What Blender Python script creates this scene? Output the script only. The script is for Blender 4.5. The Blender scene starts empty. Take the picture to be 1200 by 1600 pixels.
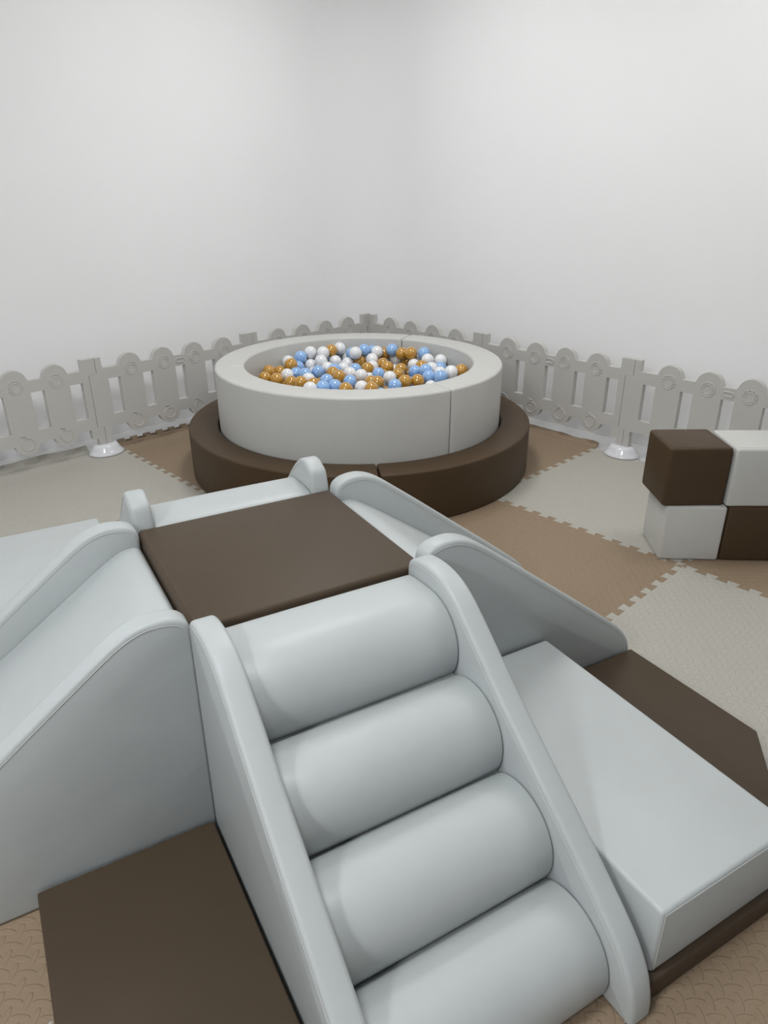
import bpy, bmesh, math, random
from mathutils import Matrix, Vector

# ------------------------------------------------------------------ camera, world, lights, exposure
C = bpy.context.scene.collection
scn = bpy.context.scene
CAMZ = 1.39
PITCH, ROLL = math.radians(24.75), math.radians(-0.25)
fw = Vector((0, math.cos(PITCH), -math.sin(PITCH)))
rt = Vector((1, 0, 0)); up = rt.cross(fw)
rt2 = rt*math.cos(ROLL) + up*math.sin(ROLL)
up2 = -rt*math.sin(ROLL) + up*math.cos(ROLL)
cam_d = bpy.data.cameras.new('camera'); cam = bpy.data.objects.new('camera', cam_d); C.objects.link(cam)
cam.matrix_world = Matrix(((rt2.x, up2.x, -fw.x, 0), (rt2.y, up2.y, -fw.y, 0), (rt2.z, up2.z, -fw.z, CAMZ), (0, 0, 0, 1)))
cam_d.sensor_fit = 'HORIZONTAL'; cam_d.sensor_width = 36; cam_d.lens = 36*1109/1200
cam_d.clip_start = 0.02
scn.camera = cam

w = bpy.data.worlds.new('world'); scn.world = w; w.use_nodes = True
w.node_tree.nodes['Background'].inputs[0].default_value = (0.8, 0.85, 0.9, 1)
w.node_tree.nodes['Background'].inputs[1].default_value = 0.05

def area(name, loc, size, power, col, target=None, shape='RECTANGLE', sy=None):
    l = bpy.data.lights.new(name, 'AREA'); l.energy = power; l.color = col; l.shape = shape
    l.size = size; l.size_y = sy or size
    o = bpy.data.objects.new(name, l); C.objects.link(o); o.location = loc
    if target:
        d = Vector(target)-Vector(loc); o.rotation_euler = d.to_track_quat('-Z', 'Y').to_euler()
    return o
for LP, LW, LC in (((-0.6, 0.55, 2.93), 31, (0.97, 0.99, 1.0)), ((-2.0, -1.5, 2.93), 54, (0.97, 0.98, 1.0)),
                   ((-0.15, 3.8, 2.93), 12, (1.0, 0.995, 0.98)), ((1.7, 2.65, 2.93), 12, (1.0, 0.985, 0.965)),
                   ((-0.1, 3.0, 2.93), 15, (1.0, 0.99, 0.98)), ((-2.5, 2.2, 2.93), 4, (0.96, 0.98, 1.0))):
    area('ceiling_lamp', LP, 0.60, LW, LC, (LP[0], LP[1], 0), 'DISK')

scn.view_settings.view_transform = 'Standard'; scn.view_settings.look = 'None'
scn.view_settings.gamma = 1; scn.view_settings.use_curve_mapping = False
scn.view_settings.exposure = 0.12

# ------------------------------------------------------------------ materials
def mat(name, col, rough=0.5, spec=0.5, coat=0.0, bump=None, var=0.0, varscale=3.0, sss=0.0):
    m = bpy.data.materials.new(name); m.use_nodes = True; nt = m.node_tree
    b = nt.nodes['Principled BSDF']
    b.inputs['Base Color'].default_value = (*col, 1); b.inputs['Roughness'].default_value = rough
    b.inputs['Specular IOR Level'].default_value = spec; b.inputs['Coat Weight'].default_value = coat
    b.inputs['Coat Roughness'].default_value = 0.03
    tc = nt.nodes.new('ShaderNodeTexCoord')
    if var:
        n = nt.nodes.new('ShaderNodeTexNoise'); n.inputs['Scale'].default_value = varscale; n.inputs['Detail'].default_value = 4
        nt.links.new(tc.outputs['Object'], n.inputs['Vector'])
        mr = nt.nodes.new('ShaderNodeMapRange'); mr.inputs[1].default_value = 0.3; mr.inputs[2].default_value = 0.7
        mr.inputs[3].default_value = 1-var; mr.inputs[4].default_value = 1+var
        nt.links.new(n.outputs['Fac'], mr.inputs[0])
        vm = nt.nodes.new('ShaderNodeVectorMath'); vm.operation = 'SCALE'; vm.inputs[0].default_value = col
        nt.links.new(mr.outputs[0], vm.inputs['Scale']); nt.links.new(vm.outputs[0], b.inputs['Base Color'])
    last = None
    for sc, st, dist in (bump or []):
        n = nt.nodes.new('ShaderNodeTexNoise'); n.inputs['Scale'].default_value = sc; n.inputs['Detail'].default_value = 3
        nt.links.new(tc.outputs['Object'], n.inputs['Vector'])
        bp = nt.nodes.new('ShaderNodeBump'); bp.inputs['Strength'].default_value = st; bp.inputs['Distance'].default_value = dist
        nt.links.new(n.outputs['Fac'], bp.inputs['Height'])
        if last: nt.links.new(last.outputs[0], bp.inputs['Normal'])
        last = bp
    if last: nt.links.new(last.outputs[0], b.inputs['Normal'])
    return m

LB = [(6, 0.35, 0.012), (260, 0.10, 0.0008)]
M = {
 'white_vinyl': mat('white_vinyl', (0.485, 0.515, 0.515), 0.42, 0.40, bump=LB, var=0.025, varscale=5),
 'pit_vinyl': mat('pit_vinyl', (0.55, 0.55, 0.525), 0.42, 0.45, bump=LB, var=0.02, varscale=5),
 'brown_vinyl': mat('brown_vinyl', (0.071, 0.050, 0.032), 0.5, 0.25, bump=LB, var=0.03, varscale=4),
 'dark_brown_vinyl': mat('dark_brown_vinyl', (0.068, 0.042, 0.021), 0.5, 0.25, bump=LB, var=0.03, varscale=4),
 'thread': mat('thread', (0.55, 0.56, 0.54), 0.7),
 'brown_thread': mat('brown_thread', (0.09, 0.065, 0.045), 0.7),
 'fence': mat('fence_plastic', (0.55, 0.54, 0.515), 0.42, 0.45, var=0.015, varscale=3),
 'foot': mat('foot_plastic', (0.74, 0.75, 0.78), 0.16, 0.5, coat=0.4),
 'wall': mat('wall_paint', (0.92, 0.925, 0.93), 0.75, 0.25, bump=[(3, 0.12, 0.01), (60, 0.08, 0.001)], var=0.012, varscale=1.2),
 'ceiling': mat('ceiling_paint', (0.80, 0.80, 0.80), 0.8, 0.2),
 'back': mat('back_wall_paint', (0.6, 0.61, 0.62), 0.8, 0.2),
 'floor': mat('glossy_white_floor', (0.80, 0.805, 0.81), 0.22, 0.5, bump=[(9, 0.3, 0.004)], var=0.03, varscale=10),
 'ball_white': mat('ball_white', (0.82, 0.83, 0.84), 0.05, 0.5, coat=1.0, var=0.02, varscale=8),
 'ball_blue': mat('ball_blue', (0.27, 0.47, 0.80), 0.05, 0.5, coat=1.0, var=0.03, varscale=8),
 'ball_amber': mat('ball_amber', (0.50, 0.255, 0.03), 0.05, 0.5, coat=1.0, var=0.06, varscale=8),
 'pit_base': mat('pit_base', (0.6, 0.6, 0.6), 0.6),
}

def foam(name, col):
    """EVA foam: leaf-shaped tread relief in two crossed orientations, 45 degrees to the tile edges."""
    m = bpy.data.materials.new(name); m.use_nodes = True; nt = m.node_tree; L = nt.links
    b = nt.nodes['Principled BSDF']; b.inputs['Base Color'].default_value = (*col, 1)
    b.inputs['Roughness'].default_value = 0.55; b.inputs['Specular IOR Level'].default_value = 0.35
    tc = nt.nodes.new('ShaderNodeTexCoord'); sx = nt.nodes.new('ShaderNodeSeparateXYZ')
    L.new(tc.outputs['Object'], sx.inputs[0])
    def ma(op, a, bb=None, c=None):
        n = nt.nodes.new('ShaderNodeMath'); n.operation = op
        for i, v in enumerate((a, bb, c)):
            if v is None: continue
            if isinstance(v, (int, float)): n.inputs[i].default_value = v
            else: L.new(v, n.inputs[i])
        return n.outputs[0]
    c = 0.0272
    def lattice(x, y, sh):
        row = ma('FLOOR', ma('ADD', ma('DIVIDE', y, c), 0.5))
        odd = ma('FLOORED_MODULO', row, 2.0)
        xo = ma('ADD', ma('ADD', x, ma('MULTIPLY', odd, c)), sh)
        fx = ma('MULTIPLY', ma('SUBTRACT', ma('FRACT', ma('ADD', ma('DIVIDE', xo, 2*c), 0.5)), 0.5), 2*c)
        fy = ma('SUBTRACT', y, ma('MULTIPLY', row, c))
        ex = ma('POWER', ma('DIVIDE', fx, 0.0185), 2.0)
        ey = ma('POWER', ma('DIVIDE', fy, 0.0060), 2.0)
        d = ma('ADD', ex, ey)
        n = nt.nodes.new('ShaderNodeMapRange'); n.interpolation_type = 'SMOOTHSTEP'
        L.new(d, n.inputs[0]); n.inputs[1].default_value = 1.12; n.inputs[2].default_value = 0.72
        n.inputs[3].default_value = 0; n.inputs[4].default_value = 1
        return n.outputs[0]
    r = math.sqrt(0.5)
    X = ma('MULTIPLY', ma('SUBTRACT', sx.outputs[0], sx.outputs[1]), r)
    Y = ma('MULTIPLY', ma('ADD', sx.outputs[0], sx.outputs[1]), r)
    h = ma('MAXIMUM', lattice(X, Y, 0.0), lattice(Y, X, c))
    bp = nt.nodes.new('ShaderNodeBump'); bp.inputs['Strength'].default_value = 0.6; bp.inputs['Distance'].default_value = 0.0022
    L.new(h, bp.inputs['Height'])
    n = nt.nodes.new('ShaderNodeTexNoise'); n.inputs['Scale'].default_value = 5; L.new(tc.outputs['Object'], n.inputs['Vector'])
    b2 = nt.nodes.new('ShaderNodeBump'); b2.inputs['Strength'].default_value = 0.3; b2.inputs['Distance'].default_value = 0.01
    L.new(n.outputs['Fac'], b2.inputs['Height']); L.new(bp.outputs[0], b2.inputs['Normal']); L.new(b2.outputs[0], b.inputs['Normal'])
    return m
M['cream_foam'] = foam('cream_foam', (0.445, 0.43, 0.38))
M['beige_foam'] = foam('beige_foam', (0.285, 0.210, 0.139))

# ------------------------------------------------------------------ helpers
def tag(o, label=None, cat=None, group=None, kind=None):
    if label: o['label'] = label
    if cat: o['category'] = cat
    if group: o['group'] = group
    if kind: o['kind'] = kind
    return o
def empty(name, loc, rz, label, cat, group=None):
    o = bpy.data.objects.new(name, None); C.objects.link(o); o.location = loc; o.rotation_euler = (0, 0, rz)
    o.empty_display_size = 0.1
    return tag(o, label, cat, group)
def obj(name, bm, m, parent=None, smooth=True, ang=35):
    bmesh.ops.recalc_face_normals(bm, faces=bm.faces)
    me = bpy.data.meshes.new(name); bm.to_mesh(me); bm.free()
    if smooth:
        me.polygons.foreach_set('use_smooth', [True]*len(me.polygons)); me.set_sharp_from_angle(angle=math.radians(ang))
    me.materials.append(M[m]); o = bpy.data.objects.new(name, me); C.objects.link(o)
    if parent: o.parent = parent
    return o
def bevel(bm, w, seg=3, ang=40):
    es = [e for e in bm.edges if len(e.link_faces) == 2 and e.calc_face_angle(0) > math.radians(ang)]
    bmesh.ops.bevel(bm, geom=es, offset=w, segments=seg, profile=0.5, affect='EDGES', clamp_overlap=True)
def prism(pts, t0, t1, axes='xz', bm=None, bev=0, seg=3, ang=40, holes=None):
    """extrude a polygon; axes xz: polygon in x,z and thickness along y; xy: polygon in x,y, thickness z"""
    bm = bm or bmesh.new()
    f = (lambda p, t: (p[0], t, p[1])) if axes == 'xz' else (lambda p, t: (p[0], p[1], t))
    a = [bm.verts.new(f(p, t0)) for p in pts]; b = [bm.verts.new(f(p, t1)) for p in pts]
    n = len(pts)
    bm.faces.new(a); bm.faces.new(b[::-1])
    for i in range(n): bm.faces.new((a[i], b[i], b[(i+1) % n], a[(i+1) % n]))
    bmesh.ops.recalc_face_normals(bm, faces=bm.faces)
    if bev: bevel(bm, bev, seg, ang)
    return bm
def box(x0, x1, y0, y1, z0, z1, bev=0, seg=3):
    return prism([(x0, y0), (x1, y0), (x1, y1), (x0, y1)], z0, z1, 'xy', bev=bev, seg=seg)
def tube(path, r, n=6, closed=False, bm=None):
    bm = bm or bmesh.new(); P = [Vector(p) for p in path]; rings = []
    for i, p in enumerate(P):
        if closed: d = P[(i+1) % len(P)]-P[i-1]
        else: d = P[min(i+1, len(P)-1)]-P[max(i-1, 0)]
        d.normalize(); a = d.orthogonal().normalized() if i == 0 else (a - d*a.dot(d)).normalized()
        b = d.cross(a)
        rings.append([bm.verts.new(p+(a*math.cos(k*2*math.pi/n)+b*math.sin(k*2*math.pi/n))*r) for k in range(n)])
    m = len(rings)
    for i in range(m if closed else m-1):
        for k in range(n):
            bm.faces.new((rings[i][k], rings[(i+1) % m][k], rings[(i+1) % m][(k+1) % n], rings[i][(k+1) % n]))
    if not closed: bm.faces.new(rings[0]); bm.faces.new(rings[-1][::-1])
    return bm
def lathe(prof, n=48, bm=None):
    bm = bm or bmesh.new(); rings = []
    for r, z in prof:
        rings.append([bm.verts.new((r*math.cos(k*2*math.pi/n), r*math.sin(k*2*math.pi/n), z)) for k in range(n)])
    for i in range(len(rings)-1):
        for k in range(n): bm.faces.new((rings[i][k], rings[i][(k+1) % n], rings[i+1][(k+1) % n], rings[i+1][k]))
    bm.faces.new(rings[0]); bm.faces.new(rings[-1][::-1])
    return bm
R = math.radians

# ------------------------------------------------------------------ room; tile frame: origin at a tile junction
TO = Vector((1.191, 2.494)); TA = R(133.6); TS = 0.985
ua = Vector((math.cos(TA), math.sin(TA))); ub = Vector((math.sin(TA), -math.cos(TA)))   # a: towards far corner, b: to the right wall
def T(a, b): return TO + ua*a*TS + ub*b*TS
FZ = -0.014
A1, B1 = 3.27, 1.27        # walls
A0, B0 = -4.2, -5.6
def slab(name, p, q, z0, z1, m, outw, th=0.1):
    n = Vector(outw); d = [p, q, q+n*th, p+n*th]
    bm = prism([tuple(v) for v in d], z0, z1, 'xy'); return tag(obj(name, bm, m, smooth=False), kind='structure')
HT = 2.95
bm = prism([tuple(T(A0, B0)), tuple(T(A1, B0)), tuple(T(A1, B1)), tuple(T(A0, B1))], FZ-0.1, FZ, 'xy')
tag(obj('floor', bm, 'floor', smooth=False), kind='structure')
bm = prism([tuple(T(A0, B0)), tuple(T(A1, B0)), tuple(T(A1, B1)), tuple(T(A0, B1))], HT, HT+0.1, 'xy')
tag(obj('ceiling', bm, 'ceiling', smooth=False), kind='structure')
CR = 0.45
slab('wall_left', T(A1, B0), T(A1, B1-CR), FZ, HT, 'wall', ua)
slab('wall_right', T(A0, B1), T(A1-CR, B1), FZ, HT, 'wall', ub)
inn = [T(A1-CR+CR*math.cos(R(q*5)), B1-CR+CR*math.sin(R(q*5))) for q in range(19)]
cor = [tuple(p) for p in inn]+[tuple(T(A1, B1)+ub*0.1), tuple(T(A1, B1)+ua*0.1+ub*0.1), tuple(T(A1, B1)+ua*0.1)][::1]
cor = [tuple(p) for p in inn]+[tuple(T(A1-CR, B1)+ub*0.1), tuple(T(A1, B1)+ub*0.1+ua*0.1), tuple(T(A1, B1-CR)+ua*0.1)]
tag(obj('wall_corner', prism(cor, FZ, HT, 'xy'), 'wall', ang=30), kind='structure')
slab('wall_back', T(A0, B0), T(A1, B0), FZ, HT, 'back', -ub)
slab('wall_front', T(A0, B0), T(A0, B1), FZ, HT, 'back', -ua)

# ------------------------------------------------------------------ foam mat of interlocking tiles
mat_root = empty('foam_play_mat', (TO.x, TO.y, FZ), 0, 'cream and beige checkered puzzle foam mat covering the floor under the soft play set', 'mat')
def edge_line(n=12, flip=1):
    """dovetail seam from 0 to 1 as (along, across)"""
    pts = [(0, 0)]; p = 1.0/n; h = 0.0138/TS
    for k in range(n):
        c = (k+0.5)*p; s = flip*(1 if k % 1 == 0 else -1)
        # one tab up and the gap between tabs down
        pts += [(c-0.21*p, -h*s), (c-0.29*p, h*s), (c+0.29*p, h*s), (c+0.21*p, -h*s)]
    pts.append((1, 0)); return pts
EL = edge_line()
def tile(i, j):
    g = 0.0004
    def along_a(bj, s):   # edge at b=bj from a=i to i+1
        return [(i+t, bj+o + s*g) for t, o in EL]
    def along_b(ai, s):
        return [(ai+o + s*g, j+t) for t, o in EL]
    loop = along_a(j, 1) [1:-1]
    e2 = [] if i == 2 else along_b(i+1, -1)[1:-1]; e3 = [] if j == 0 else along_a(j+1, -1)[1:-1][::-1]; e4 = along_b(i, 1)[1:-1][::-1]
    pts = [(i, j)]+loop+[(i+1, j)]+e2+[(i+1, j+1)]+e3+[(i, j+1)]+e4
    loc = [(a*TS, -b*TS) for a, b in pts]     # local frame: x along a, y along -b
    cream = (i+j) % 2 == 0
    bm = prism(loc, 0, -FZ, 'xy')
    o = obj('foam_tile', bm, 'cream_foam' if cream else 'beige_foam', mat_root, smooth=False)
    o['label'] = 'cream foam tile' if cream else 'beige foam tile'
for i in range(-2, 3):
    for j in range(-4, 1):
        if i == -2 and j < -3: continue
        tile(i, j)
def curled_edge(side, t0, t1, m, teeth, wd, rise, label):
    """outer border of the mat curling up; side 'a' = border a=3 (t along b), side 'b' = border b=1 (t along a)"""
    n = 12*int(t1-t0); outer = []
    if teeth:
        for k in range(n):
            p = 1.0/12; c = t0+(k+.5)*p
            outer += [(c-.21*p, wd-.018), (c-.28*p, wd+.012), (c+.28*p, wd+.012), (c+.21*p, wd-.018)]
    else:
        outer = [(t0+(t1-t0)*q/24, wd+.004*math.sin(q*1.3)) for q in range(25)]
    pts = [(t0, 0.0)]+outer+[(t1, 0.0)]
    P = [((3+d, t) if side == 'a' else (t, 1+d), d) for t, d in pts]
    bm = bmesh.new(); lo, hi = [], []
    mid = T(3, (t0+t1)/2) if side == 'a' else T((t0+t1)/2, 1)
    for (a, b), d in P:
        zz = 0.001+rise*max(d, 0)/wd; q = T(a + (.0015 if side == 'a' else 0), b + (.0015 if side == 'b' else 0))-mid
        lo.append(bm.verts.new((q.x, q.y, zz-0.012))); hi.append(bm.verts.new((q.x, q.y, zz)))
    n = len(lo); bm.faces.new(hi); bm.faces.new(lo[::-1])
    for k in range(n): bm.faces.new((lo[k], lo[(k+1) % n], hi[(k+1) % n], hi[k]))
    bmesh.ops.triangulate(bm, faces=[f for f in bm.faces if len(f.verts) > 4])
    o = obj('mat_edge_strip', bm, m, None, smooth=False); o.location = (mid.x, mid.y, 0)
    tag(o, label, 'mat edge')
curled_edge('a', -1, 1, 'beige_foam', True, .040, .018, 'curled beige mat border with teeth along the left wall behind the fence')
curled_edge('a', -3, -1.17, 'cream_foam', False, .050, .034, 'curled cream mat border at the left edge under the fence')
curled_edge('b', 1, 2, 'beige_foam', False, .035, .024, 'curled beige mat border right of the brown ring under the fence')

mat_root.rotation_euler = (0, 0, TA)

# ------------------------------------------------------------------ soft play climbing set, yaw 29.4
YAW = R(29.4)
U = Vector((math.cos(YAW), math.sin(YAW))); V = Vector((-U.y, U.x))
N_ = Vector((-0.392, 1.203)); PW, PD, PH = 0.565, 0.535, 0.572
R_ = N_+U*PW; FR_ = R_+V*PD; FL_ = N_+V*PD
RT = 0.053

plat = empty('platform_block', (N_.x, N_.y, 0), YAW, 'square brown padded platform in the middle of the climbing set', 'play block')
g = 0.006
bm = box(g, PW-g, g, PD-g, 0.0, PH, 0.010, 4)
obj('cover', bm, 'brown_vinyl', plat)
ins = 0.012
pp = [(g+ins, g+0.02), (g+ins, PD-g-0.02)]
obj('stitching', tube([(x, y, PH+0.0002) for x, y in pp], 0.0009), 'brown_thread', plat)

RAIL = [(0, 0), (0, .567), (.004, .586), (.016, .600), (.036, .609), (.062, .613), (.09, .612), (.118, .604), (.145, .591), (.175, .571), (.21, .545),
        (.30, .477), (.45, .361), (.60, .245), (.68, .182), (.720, .148), (.748, .116), (.768, .085), (.780, .052), (.785, .018), (.785, 0)]
RAIL_STAIR = [(0, 0), (0, .575), (.004, .592), (.016, .604), (.036, .612), (.07, .617), (.11, .616), (.15, .607), (.19, .587), (.23, .557), (.28, .515),
              (.36, .447), (.46, .370), (.56, .295), (.67, .208), (.72, .165), (.75, .131), (.772, .092), (.784, .048), (.787, .010), (.787, 0)]
RAIL_FAR = [(s, z + (0.040*max(0, 1-abs(s-0.075)/0.14) if z > .3 and s > 0.01 else 0)) for s, z in RAIL]
def inset_path(prof, d):
    """offset the upper outline of the rail inwards by d"""
    pts = prof[1:-1]; out = []
    for i, p in enumerate(pts):
        a = Vector(pts[max(i-1, 0)]); b = Vector(pts[min(i+1, len(pts)-1)]); t = (b-a).normalized()
        n = Vector((t.y, -t.x)); out.append((p[0]+n.x*d, p[1]+n.y*d))
    out[-1] = (out[-1][0], 0.004)
    return out
def dense(prof, k=4):
    """Catmull-Rom through the rail outline so that curves are smooth"""
    P = prof[1:-1]; out = [prof[0]]
    for i in range(len(P)-1):
        p0 = P[max(i-1, 0)]; p1 = P[i]; p2 = P[i+1]; p3 = P[min(i+2, len(P)-1)]
        for q in range(k):
            t = q/k
            out.append(tuple(0.5*((2*p1[c])+(-p0[c]+p2[c])*t+(2*p0[c]-5*p1[c]+4*p2[c]-p3[c])*t*t+(-p0[c]+3*p1[c]-3*p2[c]+p3[c])*t**3) for c in (0, 1)))
    out.append(P[-1]); out.append(prof[-1]); return out
def rail(root, y0, prof):
    pr = dense(prof, 3)
    bm = prism(pr, y0, y0+RT, 'xz', bev=0.010, seg=3, ang=60)
    r = obj('side_rail', bm, 'white_vinyl', root, ang=60)
    ip = inset_path(pr, 0.0125)
    bm = tube([(s, y0-0.0001, z) for s, z in ip], 0.0009, 5)
    bm = tube([(s, y0+RT+0.0001, z) for s, z in ip], 0.0009, 5, bm=bm)
    obj('stitching', bm, 'thread', r)
    return r
def slide(loc, yaw, width, label):
    """local x runs down the slope, y across (0..width)"""
    root = empty('toddler_slide', (loc.x, loc.y, 0), yaw, label, 'slide')
    rail(root, 0.0, RAIL); rail(root, width-RT, RAIL)
    bed = [(0.002, 0), (0.002, .538), (.012, .548), (.030, .550), (.055, .545), (.085, .529), (.12, .506), (.20, .449), (.35, .342), (.50, .235), (.65, .128), (.77, .042), (.790, .024), (.796, .010), (.796, 0)]
    obj('slide_bed', prism(dense(bed, 3), RT+0.001, width-RT-0.001, 'xz', bev=0.003, seg=2, ang=60), 'white_vinyl', root, ang=60)
    return root
ROLLS = [(.114, .466), (.283, .326), (.453, .191), (.622, .057)]
def stairs(loc, yaw, width, label, prof):
    root = empty('roller_stairs', (loc.x, loc.y, 0), yaw, label, 'stairs')
    rail(root, 0.0, prof); rail(root, width-RT, prof)
    base = [(0.004, 0), (0.004, .44)] + [(s+0.02, z-0.0) for s, z in ROLLS] + [(.66, 0)]
    obj('inner_wedge', prism(base, RT+0.002, width-RT-0.002, 'xz'), 'white_vinyl', root, smooth=False)
    rr = 0.1085; y0, y1 = RT+0.0015, width-RT-0.0015
    for k, (cx, cz) in enumerate(ROLLS):
        bm = bmesh.new(); n = 56; rings = []
        ys = [(y0, rr-0.006), (y0+0.002, rr-0.002), (y0+0.006, rr)] + [(y0+(y1-y0)*q/6, rr+0.0012*math.sin(q*math.pi/6)) for q in range(1, 6)] + [(y1-0.006, rr), (y1-0.002, rr-0.002), (y1, rr-0.006)]
        for yy, r in ys:
            ring = []
            for q in range(n):
                a = q*2*math.pi/n; x = cx+r*math.cos(a); z = cz+r*math.sin(a)
                if k == 0 and x < cx and z > cz: x = cx-(cx-0.0045)*math.sin((a-math.pi/2)); z = cz + (r)*math.cos(a-math.pi/2)**0.12 if a < math.pi-0.01 else cz
                ring.append(bm.verts.new((max(x, 0.0045), yy, max(z, 0.0015))))
            rings.append(ring)
        for i in range(len(rings)-1):
            for q in range(n): bm.faces.new((rings[i][q], rings[i][(q+1) % n], rings[i+1][(q+1) % n], rings[i+1][q]))
        bm.faces.new(rings[0]); bm.faces.new(rings[-1][::-1])
        bmesh.ops.remove_doubles(bm, verts=bm.verts, dist=1e-5)
        obj('roll_step', bm, 'white_vinyl', root, ang=50)
    return root
gp = -0.003
# near stairs: down along -V, local y must run from left (N) to right (R):  x=-V, y=U
stairs(N_-V*gp-U*0.003, YAW-math.pi/2, PW+0.004, 'white padded stairs of four rolls in front of the brown platform, nearest the viewer', RAIL_STAIR)
# right slide: down along U, y = V, from R to FR
slide(R_+U*gp, YAW, PD, 'white padded slide descending to the right of the brown platform')
# left slide: down along -U, y = -V, from FL to N
slide(FL_-U*gp, YAW+math.pi, PD, 'large white padded slide descending to the left from the brown platform')
# far stairs: down along V, y = -U, from FR to FL
stairs(FR_+V*gp, YAW+math.pi/2, PW, 'white padded roll stairs on the far side of the platform, towards the ball pit', RAIL_FAR)

def local_thing(name, origin, label, cat, group=None): return empty(name, (origin.x, origin.y, 0), YAW, label, cat, group)
# brown mat at lower left, corner at N
t = local_thing('padded_mat', N_, 'flat brown padded mat in the lower left between slide and near stairs', 'mat')
obj('cover', box(-0.385, -0.010, -0.78, -0.008, 0.0, 0.06, 0.005, 3), 'brown_vinyl', t)
# brown mat right with a cut corner
t = local_thing('padded_mat', R_, 'flat brown padded mat with a cut-off corner under the white block', 'mat')
poly = [(0.012, -0.006), (0.012, -0.765), (0.46, -0.765), (0.783, -0.44), (0.775, -0.006)]
obj('cover', prism(poly, 0.0, 0.056, 'xy', bev=0.005), 'brown_vinyl', t)
# white block on top
t = local_thing('padded_block', R_, 'long white padded block lying on the brown mat right of the near stairs', 'play block')
bx0, bx1, by0, by1, bz0, bz1 = 0.022, 0.405, -0.752, -0.008, 0.0565, 0.222
obj('cover', box(bx0, bx1, by0, by1, bz0, bz1, 0.009, 4), 'white_vinyl', t)
bm = tube([(bx0+.01, by0-0.0002, bz1-0.009), (bx1-.01, by0-0.0002, bz1-0.009)], 0.0011)
bm = tube([(bx0+.009, by0-0.0002, bz0+.008), (bx0+.009, by0-0.0002, bz1-.008)], 0.0011, bm=bm)
obj('stitching', bm, 'thread', t)
# white block upper left
t = local_thing('padded_block', FL_, 'white padded block behind the left slide at the left edge', 'play block')
obj('cover', box(-0.385, -0.010, 0.008, 0.765, 0.0, 0.30, 0.009, 4), 'white_vinyl', t)

# ------------------------------------------------------------------ ball pit
PC = Vector((-0.128, 3.755))
def ring_section(a0, a1, ri, ro, z0, z1, bev, n=44):
    outer = [(ro*math.cos(R(a0+(a1-a0)*k/n)), ro*math.sin(R(a0+(a1-a0)*k/n))) for k in range(n+1)]
    inner = [(ri*math.cos(R(a0+(a1-a0)*k/n)), ri*math.sin(R(a0+(a1-a0)*k/n))) for k in range(n+1)][::-1]
    bm = bmesh.new()
    # quads for the flat faces so the bevelled rims shade cleanly
    lo_o = [bm.verts.new((x, y, z0)) for x, y in outer]; hi_o = [bm.verts.new((x, y, z1)) for x, y in outer]
    lo_i = [bm.verts.new((x, y, z0)) for x, y in inner[::-1]]; hi_i = [bm.verts.new((x, y, z1)) for x, y in inner[::-1]]
    for k in range(n):
        bm.faces.new((hi_o[k], hi_o[k+1], hi_i[k+1], hi_i[k])); bm.faces.new((lo_i[k], lo_i[k+1], lo_o[k+1], lo_o[k]))
        bm.faces.new((lo_o[k], lo_o[k+1], hi_o[k+1], hi_o[k])); bm.faces.new((hi_i[k], hi_i[k+1], lo_i[k+1], lo_i[k]))
    bm.faces.new((lo_o[0], hi_o[0], hi_i[0], lo_i[0])); bm.faces.new((lo_i[n], hi_i[n], hi_o[n], lo_o[n]))
    bmesh.ops.recalc_face_normals(bm, faces=bm.faces)
    bevel(bm, bev, 4, 50); return bm
pit = empty('ball_pit', (PC.x, PC.y, 0), 0, 'round white padded ball pit filled with small balls', 'ball pit')
sa = [-54.3, 66.8, 192.0, 305.7]
for k in range(3):
    gg = 0.17
    s = obj('wall_section', ring_section(sa[k]+gg, sa[k+1]-gg, 0.600, 0.752, 0.0, 0.550, 0.012), 'pit_vinyl', pit, ang=50)
obj('pit_floor', lathe([(0.594, 0.0), (0.594, 0.243)], 64), 'pit_base', pit, smooth=False)
ring = empty('outer_ring_step', (PC.x, PC.y, 0), 0, 'low brown padded ring step wrapped around the white ball pit', 'padded step')
sb = [-83.0, 37.0, 157.0, 277.0]
for k in range(3):
    gg = 0.22
    obj('ring_section', ring_section(sb[k]+gg, sb[k+1]-gg, 0.760, 0.913, 0.0, 0.25, 0.011), 'dark_brown_vinyl', ring, ang=50)

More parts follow.
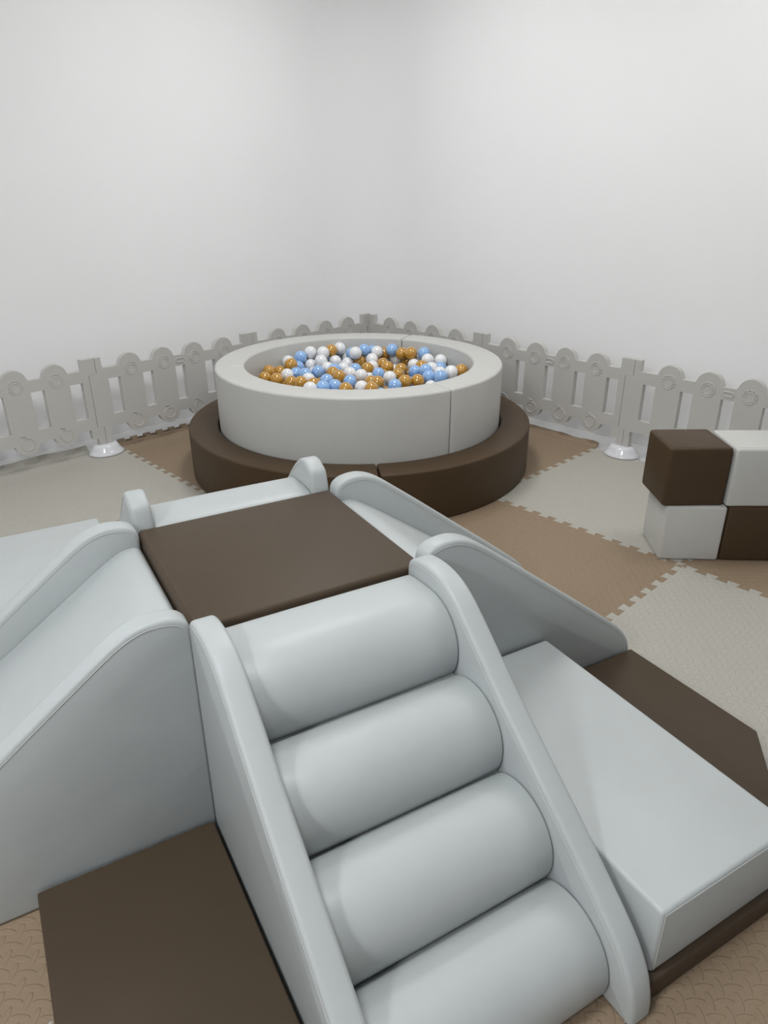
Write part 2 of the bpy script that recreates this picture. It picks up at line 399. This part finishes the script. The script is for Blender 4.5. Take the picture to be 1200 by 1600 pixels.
BALLS = """W top -429,4186,495;-354,4180,495;-263,4299,495;-163,4171,495;-216,4309,437;-552,4121,456;-362,4113,461;-426,4139,431;-285,4199,439;-212,4183,430;-321,4058,432;-533,3893,433;-407,3804,430;-379,3595,435;-188,3936,430;-123,3888,430;-114,3647,426;-414,4237,442;-230,4070,427;-38,4243,484;-67,4181,454;77,4277,428;203,4205,457;255,4080,472;330,4079,468;-63,4110,427;178,4107,437;314,3896,440;366,3799,469;35,3840,430;271,3956,452
O top -310,4241,495;-524,4010,465;-476,4195,437;-140,4208,434;-641,3947,441;-587,3996,426;-650,3834,430;-580,3805,430;-497,3769,423;-440,3721,434;-370,3696,432;-282,3923,436;-244,3858,433;-195,3599,430;6,4299,462;110,4204,483;162,4151,495;145,4245,431;-1,4152,433;-92,4041,433;23,4081,430;101,4026,430;82,3907,430;425,3844,466;-67,3769,423;-31,3705,437;116,3746,432;185,3775,428;-61,3593,434;218,4019,448
B top -187,4250,475;-299,4289,430;-482,4133,480;-493,4072,436;-369,3974,430;-491,3955,426;-435,3906,434;-317,3637,430;-306,3779,430;-256,3680,425;-179,3755,430;-277,3997,436;-161,4013,434;-114,4248,494;-67,4312,475;53,4252,495;237,4149,495;178,3957,434;234,3891,456;248,3820,438;308,3754,454;324,4008,442;-26,3921,430;60,3666,430
W low 64,4148,396;-401,4069,400;145,3269,396;-374,3252,390;208,3542,402;-312,3858,402;312,3429,397;-132,3443,396;255,3742,402;-241,3788,382;-241,3531,380;-152,3345,394;4,3572,384;-46,3411,400;347,3725,382;-92,4176,380;-539,4112,382;77,3237,400;-372,4214,380;320,3842,386;-82,3962,393;-582,3431,404;-584,3936,381;-28,4053,384;-503,3699,379;28,3899,376;-596,4061,375;167,3590,341;300,3915,337;63,4002,324;-369,4026,341;-285,4061,333;290,3391,322;-305,4282,349;285,3597,326;-162,3892,324;-323,3642,344;-611,4001,333;221,3743,326;-187,4283,320;-383,3574,345;-61,3836,321;-18,4137,325;-87,3688,330;17,3661,323;123,3799,346;-297,3553,322;-119,3378,325;28,4275,325;195,3310,339;-394,3288,322;-563,3687,328;93,3439,324;229,3427,346
O low 247,3615,404;-640,3610,389;-2,3987,404;107,3621,377;-24,3325,382;288,3543,385;-427,3359,394;-104,3231,394;-264,3264,382;284,4078,384;-115,4294,385;-132,3723,378;183,3470,400;-196,3220,399;-521,3481,391;-48,3841,402;-265,3348,395;345,3494,386;36,4226,390;-38,4242,378;220,4183,381;399,3641,385;-663,3906,382;-527,3623,390;362,3575,382;-103,3513,377;-160,3840,382;139,3405,378;-212,4015,379;-465,3855,381;53,3439,389;-487,3548,377;129,4083,387;-656,3685,376;-349,3921,377;-384,3757,375;423,3711,391;-517,4013,378;11,3717,376;-542,3837,375;47,4178,323;-279,4188,339;153,3485,327;-481,3483,324;-275,3868,330;-471,4080,339;-335,3453,320;205,3932,332;-137,4226,336;285,3475,332;97,3707,347;-206,3953,333;-555,3520,336;53,3299,327;146,4123,326;-37,3948,329;123,3264,323
B low 192,3670,382;-572,3693,403;131,3525,397;390,3895,391;-2,3489,386;-676,3756,402;-337,3486,390;-356,4138,392;-238,3456,398;66,3354,375;-5,3217,395;254,3980,376;-506,3408,395;151,3861,392;-621,3527,384;-315,3564,402;213,3364,397;-439,3652,377;-431,3437,385;-417,3529,398;418,3790,389;-158,4081,384;224,3870,383;-335,3408,384;-19,3649,389;61,3776,383;-334,3322,379;-222,4254,381;147,4189,377;368,3971,380;-278,4117,388;-315,3722,379;-138,3588,383;193,4044,378;111,3951,376;316,3646,381;-434,3993,379;-179,3665,381;-250,3612,379;-456,3788,348;-506,3943,348;-500,3344,325;-210,4132,348;-46,3438,331;-80,3233,321;-111,4022,333;-420,4137,327;-646,3809,343;-209,3353,339;-57,3598,347;-201,3753,326;-358,3841,340;-415,3906,347;-220,3465,325;-584,3603,333;-335,4115,321;404,3923,322;52,3523,324;421,3833,325;-160,3251,330"""
names = {'W': ('ball_white', 'glossy white plastic ball in the ball pit', 'white balls in the ball pit'),
         'O': ('ball_amber', 'glossy amber brown plastic ball in the ball pit', 'amber balls in the ball pit'),
         'B': ('ball_blue', 'glossy light blue plastic ball in the ball pit', 'light blue balls in the ball pit')}
proto = {}
word = {'W': 'white', 'O': 'amber brown', 'B': 'light blue'}
ords = ['leftmost', 'second', 'third', 'fourth', 'fifth', 'sixth', 'seventh', 'eighth', 'ninth', 'tenth', 'eleventh', 'twelfth', 'thirteenth', 'fourteenth', 'fifteenth']
def ball_labels(P, k):
    """a label per ball: depth band in the pit, then order from the left"""
    out = {}
    bands = [('nearest', -9, 3.50), ('near', 3.50, 3.66), ('middle', 3.66, 3.84), ('far', 3.84, 4.02), ('farthest', 4.02, 99)]
    for nm, lo, hi in bands:
        q = sorted([p for p in P if lo <= p[1] < hi], key=lambda p: p[0]/(p[1]+.5))
        for n, p in enumerate(q):
            m = len(q)-1-n
            pos = 'leftmost' if n == 0 else 'rightmost' if m == 0 else ords[n]+' from the left' if n <= m else ords[m]+' from the right'
            out[p] = '%s ball on top in the %s row of the pit, %s' % (word[k], nm, pos)
    return out
for line in BALLS.strip().split('\n'):
    k, lv, data = line.split(' ')
    P = [tuple(float(v)/1000 for v in p.split(',')) for p in data.split(';')]
    lab = ball_labels(P, k) if lv == 'top' else {}
    if k not in proto:
        bm = bmesh.new(); bmesh.ops.create_uvsphere(bm, u_segments=32, v_segments=18, radius=0.0375)
        o = obj('plastic_ball', bm, names[k][0], ang=180); proto[k] = o; first = True
    for p in P:
        if first: o = proto[k]; first = False
        else: o = proto[k].copy(); C.objects.link(o)
        x, y, z = p
        o.location = p; o.rotation_euler = (x*9 % 3, y*7 % 3, z*31 % 3)
        tag(o, lab[p] if lv == 'top' else names[k][1].replace('ball in', 'ball buried low in'), 'ball', names[k][2] if lv == 'top' else 'buried '+names[k][2])

# ------------------------------------------------------------------ fence
K = 0.963
PL = 1.031
TH = 0.036
slots = [(.054*K, .128*K), (.267*K, .340*K), (.480*K, .548*K), (.694*K, .763*K), (.902*K, .975*K)]
ZT, ZB, ZR1, ZR0, ZTOP = .420, .219, .483, .152, .542
SM = [(-.030, ZTOP), (-.030, .458), (.014, .452), (.014, .163), (-.022, .155), (-.022, .0585)]
def arc(cx, cz, r, a0, a1, n=14): return [(cx+r*math.cos(R(a0+(a1-a0)*k/n)), cz+r*math.sin(R(a0+(a1-a0)*k/n))) for k in range(n+1)]
def ring_relief(out, inn, y, h, bm=None):
    """raised ridge between two closed outlines on the front face (y negative is front)"""
    bm = bm or bmesh.new(); n = len(out)
    mid = [((a[0]+b[0])/2, (a[1]+b[1])/2) for a, b in zip(out, inn)]
    vo = [bm.verts.new((p[0], y, p[1])) for p in out]; vi = [bm.verts.new((p[0], y, p[1])) for p in inn]
    vm = [bm.verts.new((p[0], y+h, p[1])) for p in mid]
    for k in range(n):
        q = (k+1) % n
        bm.faces.new((vo[k], vo[q], vm[q], vm[k])); bm.faces.new((vm[k], vm[q], vi[q], vi[k]))
    return bm
def closed(fn, n): return [fn(k*2*math.pi/n) for k in range(n)]
def flower(cx, cz, parent):
    n = 80
    wob = lambda a, r: r + 0.0045*abs(math.sin(5.5*a))
    o_ = closed(lambda a: (cx+wob(a, .034)*math.cos(a), cz+wob(a, .034)*math.sin(a)), n+8)
    i_ = closed(lambda a: (cx+(wob(a, .034)-.005)*math.cos(a), cz+(wob(a, .034)-.005)*math.sin(a)), n+8)
    bm = ring_relief(o_, i_, 0, .0032)
    o_ = closed(lambda a: (cx+.025*math.cos(a), cz+.025*math.sin(a)), 40); i_ = closed(lambda a: (cx+.0205*math.cos(a), cz+.0205*math.sin(a)), 40)
    ring_relief(o_, i_, 0, .0026, bm)
    obj('flower_relief', bm, 'fence', parent, ang=20)
def fruit(cx, cz, kind, parent):
    def shape(a, s):
        x, z = math.cos(a), math.sin(a)
        if kind == 0: r = .036*s; return (cx+x*r, cz+z*r)                              # orange
        if kind == 1: r = .038*s*(1-0.18*z - 0.10*(1 if z > .9 else 0)); return (cx+x*r*.95, cz+z*.036*s)   # tapering berry
        if kind == 2: r = .038*s*(1-0.16*max(0, z)**6); return (cx+x*r, cz+z*r*.95)    # apple
        r = .036*s*(1-.38*max(0, z)**1.5); return (cx+x*r, cz+z*.042*s)                # pear
    if kind == 1: sh = lambda a, s: (cx+math.cos(a)*.035*s*(1+.25*math.sin(a)), cz+math.sin(a)*.036*s)
    else: sh = shape
    bm = ring_relief(closed(lambda a: sh(a, 1), 44), closed(lambda a: sh(a, .86), 44), 0, .0032)
    lx, lz = cx+.012, cz+.044
    ring_relief(closed(lambda a: (lx+.014*math.cos(a), lz+.005*math.sin(a)+.004*math.cos(a)), 18), closed(lambda a: (lx+.009*math.cos(a), lz+.002*math.sin(a)+.003*math.cos(a)), 18), 0, .004, bm)
    obj('fruit_relief', bm, 'fence', parent, ang=20)
def picket_fence():
    """local x = s from right end towards the left end, front face y=0, back y=TH"""
    root = bpy.data.objects.new('picket_fence', None); C.objects.link(root)
    b = 0.004
    cents = [(slots[k][1]+slots[k+1][0])/2 for k in range(4)]
    kinds = [1, 0, 2, 3]
    for k in range(4):
        x0, x1 = slots[k][1], slots[k+1][0]; c = cents[k]; r = (x1-x0)/2-.004
        top = arc(c, ZTOP-r, r, 0, 180); bot = arc(c, .094+r, r, 180, 360)
        pts = [(x1, ZR0), (x1, ZR1)] + [p for p in top if p[1] > ZR1+.001] + [(x0, ZR1), (x0, ZR0)] + [p for p in bot if p[1] < ZR0-.001]
        p = obj('pale', prism(pts, -TH, 0, 'xz', bev=0.0, ang=60), 'fence', root, ang=40)
        flower(c, .457, p); fruit(c, .155, kinds[k], p)
    for nm, z0, z1 in (('top_rail', ZT, ZR1), ('bottom_rail', ZR0, ZB)):
        for a, c in slots:
            rq = obj(nm, prism([(a, z0), (c, z0), (c, z1), (a, z1)], -TH, 0, 'xz'), 'fence', root, smooth=False)
            if (a, c) == slots[2]: rl = rq
        if nm == 'top_rail':
            a, c = slots[2]; cx = (a+c)/2; cz = (z0+z1)/2
            def ov(hw, hh):
                return arc(cx+hw-hh, cz, hh, -90, 90, 8)+arc(cx-hw+hh, cz, hh, 90, 270, 8)
            obj('oval_relief', ring_relief(ov(.029, .014), ov(.024, .009), 0, .004), 'fence', rl, ang=20)
    # right end post: from the first slot to the interlocking seam
    gs = 0.0022
    seam = [(x+gs/2, z) for x, z in SM]
    x0 = slots[0][0]
    right = [(x0, ZT), (x0, ZR1), (.046, ZR1), (.046, ZTOP)] + seam + [(.020, .030), (.020, .060), (.026, .082), (.054*K, .097), (x0, ZR0), (x0, ZB)]
    right = [(x0, ZB), (x0, ZT), (x0, ZR1), (.0461, ZR1+.001), (.046, ZTOP)] + seam + [(.018, .0585), (.018, .094), (.050, .098), (x0, .104), (x0, ZR0)]
    obj('end_post', prism(right, -TH, 0, 'xz'), 'fence', root, smooth=False)
    x1 = slots[-1][1]
    seam = [(PL+x-gs/2, z) for x, z in SM]
    left = [(x1, ZR1), (PL-.066, ZR1+.001), (PL-.064, ZTOP)] + seam + [(PL-.058, .0585), (PL-.056, ZR0-.006), (x1, ZR0)]
    obj('end_post', prism(left, -TH, 0, 'xz'), 'fence', root, smooth=False)
    return root
def copy_tree(o, parent=None):
    c = o.copy(); C.objects.link(c); c.parent = parent
    for ch in [x for x in bpy.data.objects if x.parent == o]: copy_tree(ch, c)
    return c
FC = Vector((-0.113, 5.262))
aR, aL = R(-46.1), R(224.2)
dR = Vector((math.cos(aR), math.sin(aR))); dL = Vector((math.cos(aL), math.sin(aL)))
fp = picket_fence()
spec = []
for k in range(3):   # right run: right end of panel k at FC + dR*(k+1)*PL ; local x points back to the corner
    spec.append((FC+dR*PL*(k+1), aR+math.pi, ['light grey plastic fence panel right of the corner, hidden mostly by the ball pit', 'light grey plastic fence panel between the ball pit and the right fence foot', 'light grey plastic fence panel at the right edge behind the padded cubes'][k]))
for k in range(3):   # left run: right end nearer the corner; local x points away from the corner
    spec.append((FC+dL*PL*k, aL, ['light grey plastic fence panel left of the corner, behind the ball pit', 'light grey plastic fence panel between the left fence foot and the ball pit', 'light grey plastic fence panel at the left edge of the picture'][k]))
for k, (p, a, lb) in enumerate(spec):
    o = fp if k == 0 else copy_tree(fp)
    o.location = (p.x, p.y, 0); o.rotation_euler = (0, 0, a)
    tag(o, lb, 'fence', 'plastic picket fence panels')
# front face must look into the room: local +x = s, local y=0 is front, +y is behind
def foot(p, a, lb, group='white fence feet'):
    root = empty('fence_foot', (p.x, p.y, 0), a, lb, 'fence foot', group)
    prof = [(.092, 0), (.096, .004), (.096, .010), (.089, .017), (.082, .026), (.073, .043), (.067, .052), (.058, .0575), (.02, .058)]
    bm = lathe(prof, 48)
    for v in bm.verts: v.co.y *= 0.85
    obj('dome', bm, 'foot', root, ang=80)
    obj('rim', tube([(.094*math.cos(q*math.pi/24), .080*math.sin(q*math.pi/24), .006) for q in range(48)], .0045, 6, closed=True), 'foot', root)
    return root
for k in (1, 2, 3):
    for nm, d, a in (('right', dR, aR), ('left', dL, aL)):
        p = FC+d*PL*k
        n = Vector((-math.sin(a), math.cos(a))) * (1 if nm == 'right' else -1)   # outward
        p = p + n*TH*.45 + (d*.018 if nm == 'right' else -d*.018)
        lb = {('right', 1): 'white fence foot hidden behind the ball pit on the right', ('left', 1): 'white fence foot hidden behind the ball pit on the left',
              ('right', 2): 'glossy white round fence foot left of the padded cubes', ('left', 2): 'glossy white round fence foot at the left where cream and beige tiles meet',
              ('right', 3): 'white fence foot beyond the right edge', ('left', 3): 'white fence foot beyond the left edge'}[(nm, k)]
        foot(p, a, lb)

# ------------------------------------------------------------------ padded cubes
def cube(x, y, z, yaw, s, h, m, label):
    root = empty('padded_cube', (x, y, z), R(yaw), label, 'play block', 'stacked padded cubes')
    obj('cover', box(0, s, 0, s, 0, h, 0.012, 4), m, root)
    i = 0.014; tm = 'thread' if m == 'pit_vinyl' else 'brown_thread'
    obj('stitching', tube([(i, i, h+.0001), (s-i, i, h+.0001), (s-i, s-i, h+.0001), (i, s-i, h+.0001)], 0.0008, 5, closed=True), tm, root)
cube(1.112, 2.542, 0.0, -3.6, 0.238, 0.238, 'pit_vinyl', 'white padded cube at the bottom left of the stack of cubes')
cube(1.356, 2.531, 0.0, -2.8, 0.240, 0.238, 'dark_brown_vinyl', 'dark brown padded cube at the bottom right of the stack of cubes')
cube(1.091, 2.538, 0.2385, 0.7, 0.240, 0.240, 'dark_brown_vinyl', 'dark brown padded cube at the top left of the stack of cubes')
cube(1.338, 2.530, 0.2385, -1.0, 0.240, 0.240, 'pit_vinyl', 'white padded cube at the top right of the stack of cubes')
